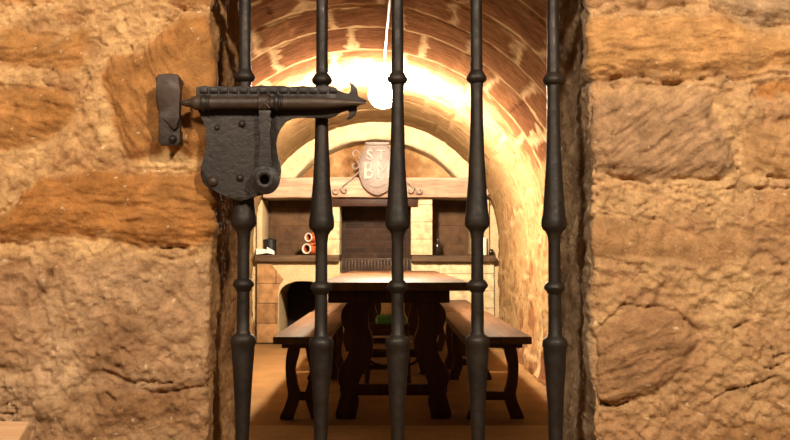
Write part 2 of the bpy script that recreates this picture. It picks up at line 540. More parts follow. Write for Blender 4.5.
def make_pier(side):
    left = side == 'left'
    s = -1 if left else 1
    xe0 = -0.294 if left else 0.323      # corner at the front
    xe1 = -0.303 if left else 0.330      # corner at the back
    r = 0.014
    base = []
    for t in np.concatenate([np.linspace(2.2, 1.15, 50)[:-1], np.linspace(1.15, 0.68, 70)[:-1], np.arange(0.68, abs(xe0) + r + 0.001, -0.0023)]):
        base.append((s * t, WY0, 0, -1))
    for a in np.linspace(0, PI / 2, 12):
        base.append((xe0 + s * r - s * r * math.sin(a), WY0 + r - r * math.cos(a), -s * math.sin(a), -math.cos(a)))
    for t in np.arange(0.004, 1.0, 0.011):
        base.append((xe0 + (xe1 - xe0) * t, WY0 + r + (WY1 - 2 * r - WY0) * t, -s, 0))
    for a in np.linspace(0, PI / 2, 8):
        base.append((xe1 + s * r - s * r * math.cos(a), WY1 - r + r * math.sin(a), -s * math.cos(a), math.sin(a)))
    for t in np.linspace(abs(xe1) + r + 0.01, 2.2, 24):
        base.append((s * t, WY1, 0, 1))
    B = np.array(base)
    zs = np.concatenate([np.linspace(0, 0.55, 75)[:-1], np.arange(0.55, 1.30, 0.0024), np.linspace(1.303, 1.7, 56)[:-1], np.linspace(1.7, 2.75, 60)])
    X = np.repeat(B[None, :, 0], len(zs), 0)
    Y = np.repeat(B[None, :, 1], len(zs), 0)
    NX = np.repeat(B[None, :, 2], len(zs), 0)
    NY = np.repeat(B[None, :, 3], len(zs), 0)
    Z = np.repeat(zs[:, None], len(B), 1)
    sd0 = 5 if left else 11
    # corner wanders with the courses
    wx = 0.006 * fbm(X * 28, Y * 28, Z * 28, sd0 + 1, 3)
    wz = 0.006 * fbm(X * 28, Y * 28, Z * 28, sd0 + 2, 3)
    # unfold the reveal so that the pattern runs on round the corner
    U = X + wx + (-s) * np.clip(Y - WY0, 0, None) * 0.6
    V = Z + wz
    front = sstep(0.15, 0.85, -NY)
    h = 0.013 * fbm(X * 9, Y * 9, Z * 9, sd0 + 3, 3) + 0.006 * fbm(X * 30, Y * 30, Z * 32, sd0 + 4, 3, 0.5) + 0.007 * fbm(X * 68, Y * 68, Z * 68, sd0 + 24, 4, 0.6) + 0.004 * fbm(X * 110, Y * 110, Z * 110, sd0 + 21, 2)
    fold = np.abs(fbm(X * 13, Y * 13, Z * 20, sd0 + 22, 4, 0.55))
    h = h - 0.007 * sstep(0.03, 0.0, fold) * sstep(0.0, 0.35, fbm(X * 8, Y * 8, Z * 8, sd0 + 23, 2))
    mort = lin(230, 186, 130) if left else lin(210, 168, 118)
    mort2 = lin(182, 136, 90) if left else lin(184, 140, 98)
    k = sstep(-0.35, 0.35, fbm(X * 11, Y * 11, Z * 11, sd0 + 5, 4))[..., None]
    col = mort2 * (1 - k) + mort * k
    if left:
        low = sstep(0.90, 0.82, Z + wz * 2)[..., None]      # grey-brown plastered rubble below
        col = col * (1 - low) + (lin(150, 110, 76) * (1 - k) + lin(204, 166, 126) * k) * low
    for i, (poly, c, bulge, tex, ang) in enumerate(LEFT_STONES if left else RIGHT_STONES):
        d = poly_sd(U, V, W(poly)) + 0.012 * fbm(X * 24, Y * 24, Z * 24, sd0 + 30 + i, 5, 0.6)
        m = sstep(-0.004, 0.008, d)
        a = math.radians(ang)
        q = U * math.cos(a) + V * math.sin(a)
        p = -U * math.sin(a) + V * math.cos(a)
        if tex == 'rough':
            g = 0.007 * fbm(U * 22, Y * 22, V * 24, sd0 + 60 + i, 3, 0.5) + 0.008 * fbm(U * 70, Y * 70, V * 70, sd0 + 160 + i, 4, 0.6)
        elif tex == 'layer':
            g = 0.0105 * fbm(q * 17, Y * 17, p * 70, sd0 + 60 + i, 5, 0.6)
        elif tex == 'diag':
            g = 0.0085 * fbm(q * 24, Y * 20, p * 100, sd0 + 60 + i, 4, 0.55) + 0.005 * fbm(U * 22, Y, V * 22, sd0 + 80 + i, 3)
            if left:   # the right-hand part of the boulder is worn smooth
                g = g * (1 - 0.8 * sstep(-0.36, -0.335, U))
        else:
            g = 0.003 * fbm(q * 10, Y * 16, p * 80, sd0 + 60 + i, 3, 0.5) + 0.003 * fbm(U * 40, Y, V * 40, sd0 + 80 + i, 3)
        sh = bulge * sstep(0, 0.03, d) - 0.002 + g
        h = h * (1 - m) + sh * m
        gate = sstep(-0.05, 0.35, fbm(U * 14, Y * 14, V * 14, sd0 + 90 + i, 2))
        h = h - 0.007 * np.exp(-((d + 0.002) / 0.003) ** 2) * gate
        mm = (sstep(-0.006, 0.012, d) * (0.45 if (left and i >= 7) else 0.9))[..., None]
        v = (1 + 0.34 * fbm(U * 22, Y * 22, V * 40, sd0 + 100 + i, 4))[..., None]
        # smeared lime left on the stone
        sm = (0.75 * sstep(0.12, 0.5, fbm(U * 17, Y * 17, V * 17, sd0 + 120 + i, 4)) * sstep(0.035, 0.0, d))[..., None]
        cs = c * v * (1 - sm) + (mort if not (left and i >= 7) else mort2) * sm
        col = col * (1 - mm) + cs * mm
    cd = cracks_sd(U, V, LEFT_CRACKS if left else RIGHT_CRACKS) + 0.002 * fbm(X * 90, Y * 90, Z * 90, sd0 + 7, 2)
    h = h - 0.010 * np.exp(-(cd / 0.0018) ** 2) * front * sstep(-0.2, 0.3, fbm(X * 30, Y * 30, Z * 30, sd0 + 12, 2))
    # chips along the arris and in the reveal
    rev = 1 - front
    vr = fbm(X * 60, Y * 26, Z * 14, sd0 + 8, 4, 0.6)
    h = h * (1 - 0.4 * rev) + rev * ((0.005 if left else 0.016) * vr + 0.012 * fbm(X * 10, Y * 10, Z * 10, sd0 + 9, 3))
    if left:
        rc = lin(146, 104, 66) * (1 - k) + lin(188, 142, 94) * k
    else:
        rc = lin(146, 118, 90) * (1 - k) + lin(186, 156, 122) * k
    rv = rev[..., None]
    col = col * (1 - rv) + rc * (1 + 0.35 * vr[..., None]) * rv
    # pits and white specks
    pit = sstep(0.45, 0.62, fbm(X * 75, Y * 75, Z * 75, sd0 + 10, 2))
    h = h - 0.004 * pit
    spk = (0.7 * front * sstep(0.72, 0.78, fbm(X * 130, Y * 130, Z * 130, sd0 + 11, 2)))[..., None]
    col = col * (1 - spk) + lin(240, 214, 176) * spk
    pos = np.stack([X + NX * h, Y + NY * h, Z], -1)
    o = grid_mesh('wall_' + side, pos if left else pos, np.clip(col, 0.01, 0.95), M['pier'])
    if not left:
        o.data.flip_normals()
    return struct(o)


make_pier('left')
make_pier('right')
bm = bmesh.new()
sec = [(WY0 + 0.01, 1.345), (WY0 + 0.10, 1.352), (WY1 - 0.01, 1.56), (WY1 - 0.01, 2.75), (WY0 + 0.01, 2.75)]
va = [bm.verts.new((-0.36, y, z)) for y, z in sec]
vb = [bm.verts.new((0.40, y, z)) for y, z in sec]
bm.faces.new(va); bm.faces.new(vb[::-1])
for i in range(5):
    bm.faces.new((va[i], vb[i], vb[(i + 1) % 5], va[(i + 1) % 5]))
bmesh.ops.bevel(bm, geom=list(bm.edges), offset=0.008, segments=2, profile=0.5, affect='EDGES')
struct(obj('wall_lintel', bm, stone_material('lintel_stone', lin(180, 130, 80), mid=20)))

# ------------------------------------------------------------------ the vaulted chamber
VX, VZ, VR = -0.165, 1.0, 1.25      # axis of the barrel vault
VY0, VY1 = WY1, 9.80
RINGS = [2.5, 3.05, 3.6, 4.1, 4.6, 5.03, 5.52, 6.14, 6.75, 7.4, 8.0, 8.6, 9.2]


def vault_field(X, Y, Z, T, SU, wall):
    """height (into the room) and colour of the chamber's masonry; SU = length along the section"""
    wy = 0.05 * fbm(X * 3, Y * 3, Z * 3, 41, 3) + 0.012 * fbm(X * 22, Y * 22, Z * 22, 42, 3)
    wu = 0.05 * fbm(X * 3, Y * 3, Z * 3, 43, 3) + 0.012 * fbm(X * 22, Y * 22, Z * 22, 44, 3)
    yy, uu = Y + wy, SU + wu
    rb = np.array([VY0 - 1] + RINGS + [VY1 + 1])
    idx = np.clip(np.searchsorted(rb, yy) - 1, 0, len(rb) - 2)
    dl = np.minimum(yy - rb[idx], rb[idx + 1] - yy)
    n_off = hsh(idx, idx * 0 + 3, idx * 0, 5)
    lenu = 0.38 + 0.22 * hsh(idx, idx * 0 + 7, idx * 0, 6)
    ph = uu / lenu + n_off
    du = np.abs(ph - np.round(ph)) * lenu
    cell = hsh(idx, np.floor(ph + 0.5).astype(np.int64), idx * 0, 8)
    d = np.minimum(dl, du)
    j = np.exp(-(d / 0.016) ** 2)
    spl = fbm(X * 4.5, Y * 4.5, Z * 4.5, 45, 4, 0.6)
    mask = sstep(0.032, 0.010, d - 0.16 * np.clip(spl - 0.16, 0, 1))
    h = 0.006 * fbm(X * 3, Y * 3, Z * 3, 46, 2) + 0.0012 * fbm(X * 14, Y * 10, Z * 14, 47, 2, 0.5) + 0.010 * (cell - 0.5)
    h = h * (1 - 0.6 * mask) - 0.006 * j
    st = lin(118, 78, 53) * (1 - cell[..., None]) + lin(146, 102, 70) * cell[..., None]
    st = st * (1 + 0.14 * fbm(X * 16, Y * 8, Z * 16, 48, 4)[..., None])
    mo = lin(204, 168, 126)
    mk = (mask * 0.85)[..., None]
    col = st * (1 - mk) + mo * mk
    if wall is not None:
        # lime-washed, flaking lower wall; the vault's rear takes the same pale colour
        lw = sstep(-0.25, 0.3, fbm(X * 5, Y * 5, Z * 5, 50, 5, 0.6) + wall)[..., None]
        lime = lin(172, 140, 98) * (1 + 0.12 * fbm(X * 20, Y * 20, Z * 20, 51, 3)[..., None])
        col = col * (1 - 0.85 * lw) + lime * 0.85 * lw
        low = sstep(0.75, 0.0, Z - VZ)
        h = h + (0.003 + 0.017 * low) * fbm(X * 13, Y * 13, Z * 13, 49, 4, 0.6)
        pit = sstep(0.44, 0.58, fbm(X * 20, Y * 34, Z * 40, 52, 2)) * (0.12 + 0.88 * sstep(1.0, 0.6, Z - VZ)) * sstep(-0.1, 0.25, fbm(X * 3, Y * 3, Z * 3, 53, 2))
        h = h - 0.015 * pit
        col = col * (1 - 0.55 * pit[..., None])
    return h, np.clip(col, 0.01, 0.95)


ys = np.concatenate([np.linspace(VY0, 3.9, 40)[:-1], np.arange(3.9, VY1 + 0.02, 0.02)])
XL, XR = VX - VR, VX + VR
# vault
th = np.linspace(PI, 0, 230)
T, Yg = np.meshgrid(th, ys, indexing='ij')
X = VX + VR * np.cos(T)
Z = VZ + VR * np.sin(T)
h, col = vault_field(X, Yg, Z, T, (PI - T) * VR, (0.35 - 1.3 * (Z - VZ) * (1 - sstep(6.0, 6.7, Yg)) - 0.25 * sstep(5.9, 5.4, Yg)))
fade = sstep(0, 0.12, T) * sstep(0, 0.12, PI - T) * 0.7 + 0.3
pos = np.stack([X - np.cos(T) * h * fade, Yg, Z - np.sin(T) * h * fade], -1)
struct(grid_mesh('ceiling', pos, col, M['vault']))
# side walls, battered towards the floor as rough footings
for nm, x0, sg in (('wall_chamber_left', XL, 1), ('wall_chamber_right', XR, -1)):
    zz = np.linspace(0, VZ + 0.02, 70)
    Zg, Yg = np.meshgrid(zz, ys, indexing='ij')
    X = np.full(Zg.shape, x0)
    h, col = vault_field(X, Yg, Zg, None, -(VZ - Zg), 0.22 - 0.35 * sstep(0.5, 0.0, Zg))
    h = h + 0.04 * sstep(0.35, 0.0, Zg) * (1 + fbm(X * 6, Yg * 6, Zg * 6, 61, 3))
    f2 = 0.3 + 0.7 * sstep(0, 0.12, VZ - Zg)
    pos = np.stack([X + sg * h * f2, Yg, Zg], -1)
    struct(grid_mesh(nm, pos, col, M['limewall']))
# end wall of the vault (the lunette above the mantel)
LUN_Y = 9.78
xs = np.linspace(XL - 0.05, XR + 0.05, 130)
zz = np.linspace(0.0, 2.35, 120)
Zg, Xg = np.meshgrid(zz, xs, indexing='ij')
hh = 0.02 * fbm(Xg * 5, 0, Zg * 5, 71, 5, 0.55)
kk = sstep(-0.3, 0.3, fbm(Xg * 6, 1, Zg * 6, 72, 4))[..., None]
colb = lin(178, 128, 82) * (1 - kk) + lin(214, 168, 116) * kk
wb = grid_mesh('wall_back', np.stack([Xg, np.full(Xg.shape, LUN_Y + 0.6) - hh, Zg], -1), colb, M['vault'])
struct(wb)
# recessed lunette panel and the ring of arch stones in front of it
RI = 1.07
nr, na = 22, 90
rr, aa = np.meshgrid(np.linspace(0.0, 1.0, nr * 2), np.linspace(math.radians(27), math.radians(153), na), indexing='ij')
zlow = (RI + 0.03) * math.sin(math.radians(27))
Xg = VX + (RI + 0.03) * np.cos(aa); Zg = VZ + zlow + ((RI + 0.03) * np.sin(aa) - zlow) * rr
hh = 0.025 * fbm(Xg * 5, 0, Zg * 5, 75, 5, 0.55)
kk = sstep(-0.3, 0.3, fbm(Xg * 5, 3, Zg * 5, 76, 4))[..., None]
colb = lin(170, 120, 78) * (1 - kk) + lin(222, 178, 126) * kk
ln_ = grid_mesh('wall_lunette', np.stack([Xg, np.full(Xg.shape, LUN_Y) - hh, Zg], -1), colb, M['limewall'])
struct(ln_)
prof = [(LUN_Y + 0.02, RI), (9.60, RI - 0.004), (9.52, RI), (9.45, RI), (9.425, RI + 0.01), (9.415, RI + 0.03)] + [(9.41, RI + 0.03 + 0.16 * t) for t in np.linspace(0.1, 1.0, 10)] + [(9.41, VR + 0.03)]
pr = np.array(prof)
aa = np.linspace(math.radians(27), math.radians(153), 150)
A, I = np.meshgrid(aa, np.arange(len(pr)), indexing='ij')
R = pr[I, 1]; Yq = pr[I, 0]
Xg = VX + R * np.cos(A); Zg = VZ + R * np.sin(A)
n1 = fbm(Xg * 7, Yq * 7, Zg * 7, 81, 4)
jn = np.abs((A * 1.16 / 0.30) % 1.0 - 0.5)
jm = np.exp(-((0.5 - jn) * 0.30 / 0.012) ** 2)
Yq = Yq - 0.012 * n1 + 0.01 * jm
R2 = R - 0.015 * n1
colb = lin(242, 216, 174) * (1 + 0.14 * n1[..., None])
ar = grid_mesh('wall_arch', np.stack([VX + R2 * np.cos(A), Yq, VZ + R2 * np.sin(A)], -1), np.clip(colb, 0, .95), M['limewall'])
struct(ar)

# floor
xs = np.linspace(-2.3, 2.3, 90)
yy = np.linspace(-1.6, 10.5, 200)
Yg, Xg = np.meshgrid(yy, xs, indexing='ij')
hz = 0.006 * fbm(Xg * 3, Yg * 3, 0, 91, 3) - 0.006
struct(grid_mesh('floor', np.stack([Xg, Yg, hz], -1), None, M['floor']))
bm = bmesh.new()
box(bm, XL + 0.02, XR - 0.02, 1.95, 4.78, -0.02, 0.006, 0.004)  # added pale band: front-room light on the floor put into its colour
struct(obj('light_band_1', bm, M['lit_floor']))

# ------------------------------------------------------------------ the iron gate
GY = 1.49
PXM = GY / FPX
gate = thing('iron_gate', 'black wrought iron gate of five tall bars closing the stone doorway', 'gate', (0.0, GY, 0.0))
BARS = [(243.6, -2), (321.4, 1), (397.6, 0), (477.2, -1), (554.3, 1)]
PROF = [(-4, 5.8), (60, 5.9), (84, 6.6), (92, 6.1), (120, 6.5), (150, 7.4), (180, 8.9), (200, 10.4), (213, 11.3), (219, 12.4), (225, 12.6), (228, 11.6), (230.5, 8.8), (234, 7.0), (241, 6.0),
        (276, 6.1), (296, 6.3), (333, 6.6), (336, 8.2), (338, 11.4), (341, 12.6), (345, 12.6), (348, 11.4), (356, 11.3), (370, 10.2), (390, 8.8), (412, 7.5), (440, 6.6), (475, 6.1)]
RING_A = [(71, 5.5), (73, 7.0), (75.5, 8.6), (78, 10.3), (80.5, 10.6), (82.5, 9.4), (84, 7.2), (86, 5.5)]
RING_B = [(280, 5.5), (281, 7.4), (283.5, 9.6), (286, 10.9), (288, 10.6), (290, 8.4), (292.5, 7.4), (294, 5.5)]
bars = []
for i, (bx, dy) in enumerate(BARS):
    x = P(bx, 257, GY)[0]
    zof = lambda y: P(bx, y + dy, GY)[1]
    pr = [(0.03, 6.0 * PXM)] + [(zof(y), r * PXM) for y, r in sorted(PROF, reverse=True)] + [(1.325, 5.8 * PXM)]
    fine = []
    for (t0, r0), (t1, r1) in zip(pr[:-1], pr[1:]):
        n = max(1, int((t1 - t0) / 0.02))
        for k in range(n):
            fine.append((t0 + (t1 - t0) * k / n, r0 + (r1 - r0) * k / n))
    fine.append(pr[-1])
    bm = bmesh.new()
    lathe(bm, fine, (x, GY, 0), seg=18, wob=0.07, seed=i + 1)
    b = obj('bar', bm, M['iron'], gate, angle=60)
    bars.append(b)
    for ring in (RING_A, RING_B):
        bm = bmesh.new()
        lathe(bm, [(zof(y), r * PXM) for y, r in reversed(ring)], (x, GY, 0), seg=20, wob=0.06, seed=i + 9)
        sub('collar', bm, M['iron'], b, angle=60)
bm = bmesh.new(); box(bm, -0.27, 0.29, GY - 0.012, GY + 0.012, 0.012, 0.06, 0.003); obj('bottom_rail', bm, M['iron'], gate)
bm = bmesh.new(); box(bm, -0.275, 0.30, GY - 0.012, GY + 0.012, 1.303, 1.338, 0.003); obj('top_rail', bm, M['iron'], gate)

# lock: back plate with arrow end, sliding bolt, hanging hasp
LY = 1.462            # plane of the plate's front


def L_(pts, Y=LY):
    return [P(x, y, Y) for x, y in pts]


out = [(196, 87), (204, 85.5), (214, 87.5), (222, 85.5), (232, 87.5), (241, 85.5), (251, 87.5), (261, 85), (272, 86.5), (283, 85.5), (293, 87.5), (303, 85.5), (313, 87.5), (323, 85.5), (333, 86),
       (338, 90), (344, 93.5), (349, 94.5), (351.5, 91), (351.2, 86), (349, 82), (353.5, 84), (357, 88.5), (357.8, 93), (357, 96.5), (361, 97.8), (367, 100.5), (361, 103.5),
       (356, 106), (357, 110), (355, 115.5), (350, 119), (346, 119.5), (349.5, 116), (350, 111), (347, 109), (341, 111), (336, 115.5), (329, 118), (314, 117.5), (302, 117), (292, 117.5),
       (285, 121), (280, 127.5), (276.5, 135), (275.2, 143), (276, 152), (279.5, 161), (281, 170), (280, 179), (276.5, 187), (270, 193), (262, 194.5), (255, 195.5), (248, 199), (241, 201.5), (234, 200),
       (226, 196.5), (217, 192), (208, 188), (202.5, 182.5), (200.2, 174), (201.5, 165), (204.5, 155), (206.8, 143), (206.2, 131), (204.5, 122), (200, 115), (196.5, 108)]
bm = bmesh.new()
prism(bm, L_(out), LY, LY + 0.007, 0.0012)
plate = obj('lock_plate', bm, M['lock_iron'], gate, angle=35)
plate['label'] = 'dark hammered iron lock plate with a barbed arrow end'
for (px, py, r) in ((242, 124, 3.6), (240, 178, 3.6), (213, 181.5, 5.2), (217, 128, 2.6)):
    x, z = P(px, py, LY)
    bm = bmesh.new()
    rr = r * 0.00158
    lathe(bm, [(-0.003, rr * 1.1), (0.0, rr * 1.1), (rr * 0.45, rr * 0.9), (rr * 0.8, rr * 0.5), (rr * 0.92, rr * 0.1)], (x, LY, z), (0, -1, 0), 12)
    sub('rivet', bm, M['rusty_iron'] if r > 5 else M['lock_iron'], plate, angle=70)
# rail behind the bolt, with its notches
bm = bmesh.new()
z0 = P(260, 92.5, LY - 0.006)[1]; z1 = P(260, 87, LY - 0.006)[1]
for k in range(14):
    xa = P(199 + k * 10, 90, LY - 0.006)[0]
    box(bm, xa, xa + 0.0125, LY - 0.003, LY + 0.001, z0, z1, 0.0014)
sub('notched_rail', bm, M['lock_iron'], plate)
# clips that tie the plate to the two bars behind it
for bx in (243.6, 321.4):
    x = P(bx, 100, GY)[0]
    bm = bmesh.new()
    zc = P(bx, 99, GY)[1]
    box(bm, x - 0.012, x + 0.012, LY + 0.006, GY + 0.014, zc - 0.010, zc + 0.010, 0.003)
    sub('clip', bm, M['lock_iron'], plate)
# the bolt
BY = LY - 0.0115
x0, zc = P(193, 103, BY)
xa, xb, xc, xt = P(181, 103, BY)[0], P(196, 103, BY)[0], P(312, 103, BY)[0], P(366, 101, BY)[0]
u = 0.00157
bm = bmesh.new()
lathe(bm, [(0, 1.5 * u), (0.002, 2.6 * u), (0.008, 3.6 * u), (xb - xa - 0.006, 4.6 * u), (xb - xa - 0.002, 7.2 * u), (xb - xa + 0.002, 7.2 * u), (xb - xa + 0.006, 6.6 * u),
           (xc - xa, 6.8 * u), (xc - xa + 0.02, 6.0 * u), (xc - xa + 0.045, 4.4 * u), (xc - xa + 0.07, 2.6 * u), (xt - xa, 0.6 * u)], (xa, BY, zc), (1, 0, 0), 18, 0.04, 3)
bolt = obj('sliding_bolt', bm, M['rusty_iron'], gate, angle=60)
bolt['label'] = 'round iron sliding bolt'
for px, r, w in ((204, 8.4, 5), (209, 7.8, 2.5), (277, 9.0, 4.5), (282, 7.8, 2.5)):
    x = P(px, 103, BY)[0]
    bm = bmesh.new()
    ww = w * u
    lathe(bm, [(-ww / 2, 6.2 * u), (-ww / 2, r * u * 0.92), (-ww / 4, r * u), (ww / 4, r * u), (ww / 2, r * u * 0.92), (ww / 2, 6.2 * u)], (x, BY, zc), (1, 0, 0), 18)
    sub('guide_ring', bm, M['lock_iron'], bolt, angle=60)
# hasp: collar round the bolt with a crossed mark, arm and eye
HY = BY - 0.010
bm = bmesh.new()
xm = P(264.5, 103, BY)[0]
lathe(bm, [(-0.0085, 6.5 * u), (-0.0085, 8.8 * u), (-0.005, 9.4 * u), (0.005, 9.4 * u), (0.0085, 8.8 * u), (0.0085, 6.5 * u)], (xm, BY, zc), (1, 0, 0), 18)
arm = smooth_line([(264.8, 110, 6.2), (264.6, 118, 5.2), (264.8, 124, 6.6), (265, 132, 4.8), (265.2, 145, 5.4), (265.2, 158, 6.2), (264.8, 170, 7.2)], 4)
left_e = [(x - w, y) for x, y, w in arm]
right_e = [(x + w, y) for x, y, w in arm][::-1]
bm2 = bmesh.new()
prism(bm2, L_(left_e + right_e, HY), HY, HY + 0.008, 0.0018)
hasp_arm = bm2
hs = obj('hasp', bm, M['rusty_iron'], gate, angle=60)
sub('arm', hasp_arm, M['lock_iron'], hs, angle=40)
ex, ez = P(264.5, 179.5, HY)
bm = bmesh.new()
R1, R0 = 14.8 * 0.00156, 4.6 * 0.00156
lathe(bm, [(0.0, R0), (-0.001, R0 + 0.0004), (-0.002, R0 + 0.0014), (-0.0018, R1 * 0.66), (-0.0002, R1 * 0.72), (0.0, R1 * 0.92), (0.001, R1), (0.008, R1), (0.009, R0 + 0.001), (0.0075, R0), (0.0, R0)], (ex, HY, ez), (0, 1, 0), 26, cap=False)
sub('eye', bm, M['lock_iron'], hs, angle=50)
for s_ in (1, -1):
    bm = bmesh.new()
    a = P(259.5, 103 - 5 * s_, BY - 0.0147); b = P(269.5, 103 + 5 * s_, BY - 0.0147)
    tube(bm, [(a[0], BY - 0.0128, a[1]), ((a[0] + b[0]) / 2, BY - 0.0148, (a[1] + b[1]) / 2), (b[0], BY - 0.0128, b[1])], 0.0011, 6)
    sub('cross_mark', bm, M['rusty_iron'], hs)

# keeper on the left pier
kp = P(167.5, 108, WY0)
keep = thing('bolt_keeper', 'short rusty iron staple on the left stone pier beside the bolt tip', 'staple', (kp[0], WY0, kp[1]))
KF = 1.447
ko = [(155.5, 77), (158, 74), (168, 73), (177, 74), (179.3, 77), (180, 90), (179.2, 104), (178.8, 118), (177.5, 127), (174, 130), (168, 125), (161, 116), (156.5, 108), (155.2, 98), (156, 86)]
bm = bmesh.new()
prism(bm, [P(x, y, KF) for x, y in ko], KF, KF + 0.016, 0.003)
strap = obj('strap', bm, M['pitted_iron'], keep, angle=30)
bm = bmesh.new()
prism(bm, [P(x, y, KF) for x, y in ((156.5, 103), (178.5, 118), (178.6, 141), (176, 144.5), (159, 144.5), (156.3, 141))], KF + 0.010, KF + 0.024, 0.003)
obj('lip', bm, M['pitted_iron'], keep, angle=30)
for ya, yb in ((75, 86), (128, 142)):
    bm = bmesh.new()
    xa, za = P(159, yb, KF); xb, zb = P(177, ya, KF)
    box(bm, xa, xb, KF + 0.012, WY0 + 0.03, za, zb, 0.002)
    obj('foot', bm, M['pitted_iron'], keep)
bm = bmesh.new()
x, z = P(172.5, 139, KF + 0.008)
lathe(bm, [(0, 0.007), (0.004, 0.006), (0.007, 0.003), (0.0075, 0.0005)], (x, KF + 0.011, z), (0, -1, 0), 12)
obj('nail', bm, M['lock_iron'], keep, angle=70)

# corner of the low wooden table standing before the left pier
tx1, tz = P(30, 421, 1.36)
tb = thing('wooden_table', 'pale worn wooden tabletop corner standing before the left stone pier', 'table', (tx1 - 0.4, 1.1, 0))
bm = bmesh.new()
ol = [(tx1 - 0.003, 1.363), (tx1 + 0.001, 1.352), (tx1 + 0.155, 0.84), (tx1 - 0.85, 0.95), (tx1 - 0.75, 1.41), (tx1 - 0.62, 1.405)]
a = [bm.verts.new((x, y, tz - 0.05)) for x, y in ol]
b = [bm.verts.new((x, y, tz)) for x, y in ol]
f0 = bm.faces.new(a[::-1]); f1 = bm.faces.new(b)
for i in range(len(ol)):
    j = (i + 1) % len(ol)
    bm.faces.new((a[i], a[j], b[j], b[i]))
bmesh.ops.bevel(bm, geom=list(f0.edges) + list(f1.edges), offset=0.007, segments=3, profile=0.5, affect='EDGES')
obj('tabletop', bm, M['pale_wood'], tb, angle=50)
for lx, ly in ((tx1 - 0.1, 1.31), (tx1 - 0.68, 1.34), (tx1 - 0.24, 0.91), (tx1 - 0.76, 1.0)):
    bm = bmesh.new()
    box(bm, lx - 0.025, lx + 0.025, ly - 0.025, ly + 0.025, 0.0, tz - 0.05, 0.004)
    obj('leg', bm, M['pale_wood'], tb)


# ------------------------------------------------------------------ long table, benches, stool
def board(bm, line, y0, y1, bev=0.006, per=5):
    """sawn leg: (x, z, half width) line as an outline, extruded in y"""
    ln = smooth_line(line, per)
    l = [(x - w, z) for x, z, w in ln]
    r = [(x + w, z) for x, z, w in ln][::-1]
    return prism(bm, l + r, y0, y1, bev)


TX0, TX1 = P(317, 284, 4.9)[0], P(470, 284, 4.9)[0]
TZ = 0.735
TCX = (TX0 + TX1) / 2
table = thing('dining_table', 'long dark oak trestle table running from the gate to the fireplace', 'table', (TCX, 6.95, 0))
TY0, TY1 = 4.9, 9.0
bm = bmesh.new()
box(bm, TX0, TX1, TY0, TY1, TZ - 0.045, TZ, 0.006)
obj('tabletop', bm, M['top_wood'], table)
for yc in (5.05, 6.95, 8.85):
    bm = bmesh.new()
    box(bm, TX0 + 0.05, TX1 - 0.10, yc - 0.045, yc + 0.045, TZ - 0.115, TZ - 0.045, 0.008)
    obj('cleat', bm, M['dark_wood'], table)
    for s in (-1, 1):
        bm = bmesh.new()
        board(bm, [(TCX + s * 0.165, 0.64, 0.062), (TCX + s * 0.205, 0.58, 0.075), (TCX + s * 0.205, 0.50, 0.070), (TCX + s * 0.170, 0.42, 0.058), (TCX + s * 0.185, 0.33, 0.066), (TCX + s * 0.235, 0.24, 0.068),
                   (TCX + s * 0.240, 0.15, 0.044), (TCX + s * 0.240, 0.09, 0.054), (TCX + s * 0.255, 0.03, 0.056), (TCX + s * 0.255, 0.0, 0.052)], yc - 0.035, yc + 0.035)
        obj('leg', bm, M['dark_wood'], table, angle=35)
    bm = bmesh.new()
    box(bm, TCX - 0.20, TCX + 0.20, yc - 0.02, yc + 0.02, 0.12, 0.18, 0.006)
    obj('crossbar', bm, M['dark_wood'], table)
for ya, yb in ((5.09, 6.0), (6.91, 6.0), (6.99, 7.9), (8.81, 7.9)):
    bm = bmesh.new()
    pts = smooth_line([(TCX, ya, 0.16), (TCX, (ya * 2 + yb) / 3, 0.30), (TCX, (ya + 2 * yb) / 3, 0.52), (TCX, yb, 0.688)], 5)
    tube(bm, pts, 0.009, 8)
    obj('iron_stay', bm, M['iron'], table)
bm = bmesh.new()
tube(bm, smooth_line([(TCX - 0.165, 5.05, 0.325), (TCX - 0.08, 5.04, 0.282), (TCX + 0.0, 5.04, 0.272), (TCX + 0.09, 5.04, 0.285), (TCX + 0.165, 5.05, 0.33)], 5), 0.007, 8)
obj('iron_stretcher', bm, M['iron'], table)


def make_bench(x0, x1, y0, y1, label, group=None):
    cx = (x0 + x1) / 2
    b = thing('bench', label, 'bench', (cx, (y0 + y1) / 2, 0), group)
    z = 0.452
    bm = bmesh.new()
    box(bm, x0, x1, y0, y1, z - 0.040, z, 0.005)
    obj('seat', bm, M['top_wood'], b)
    for yc in (y0 + 0.16, y1 - 0.42):
        bm = bmesh.new()
        box(bm, x0 + 0.03, x1 - 0.03, yc - 0.03, yc + 0.03, z - 0.072, z - 0.038, 0.005)
        obj('cleat', bm, M['dark_wood'], b)
        for s in (-1, 1):
            e = cx + s * ((x1 - x0) / 2)
            bm = bmesh.new()
            board(bm, [(e - s * 0.100, 0.40, 0.030), (e - s * 0.088, 0.34, 0.032), (e - s * 0.078, 0.27, 0.026), (e - s * 0.086, 0.19, 0.028), (e - s * 0.098, 0.13, 0.032), (e - s * 0.082, 0.07, 0.034), (e - s * 0.062, 0.02, 0.036), (e - s * 0.060, 0.0, 0.036)], yc - 0.025, yc + 0.025, 0.005)
            obj('leg', bm, M['dark_wood'], b, angle=35)
        bm = bmesh.new()
        box(bm, x0 + 0.10, x1 - 0.10, yc - 0.016, yc + 0.016, 0.10, 0.145, 0.004)
        obj('stretcher', bm, M['dark_wood'], b)
    return b


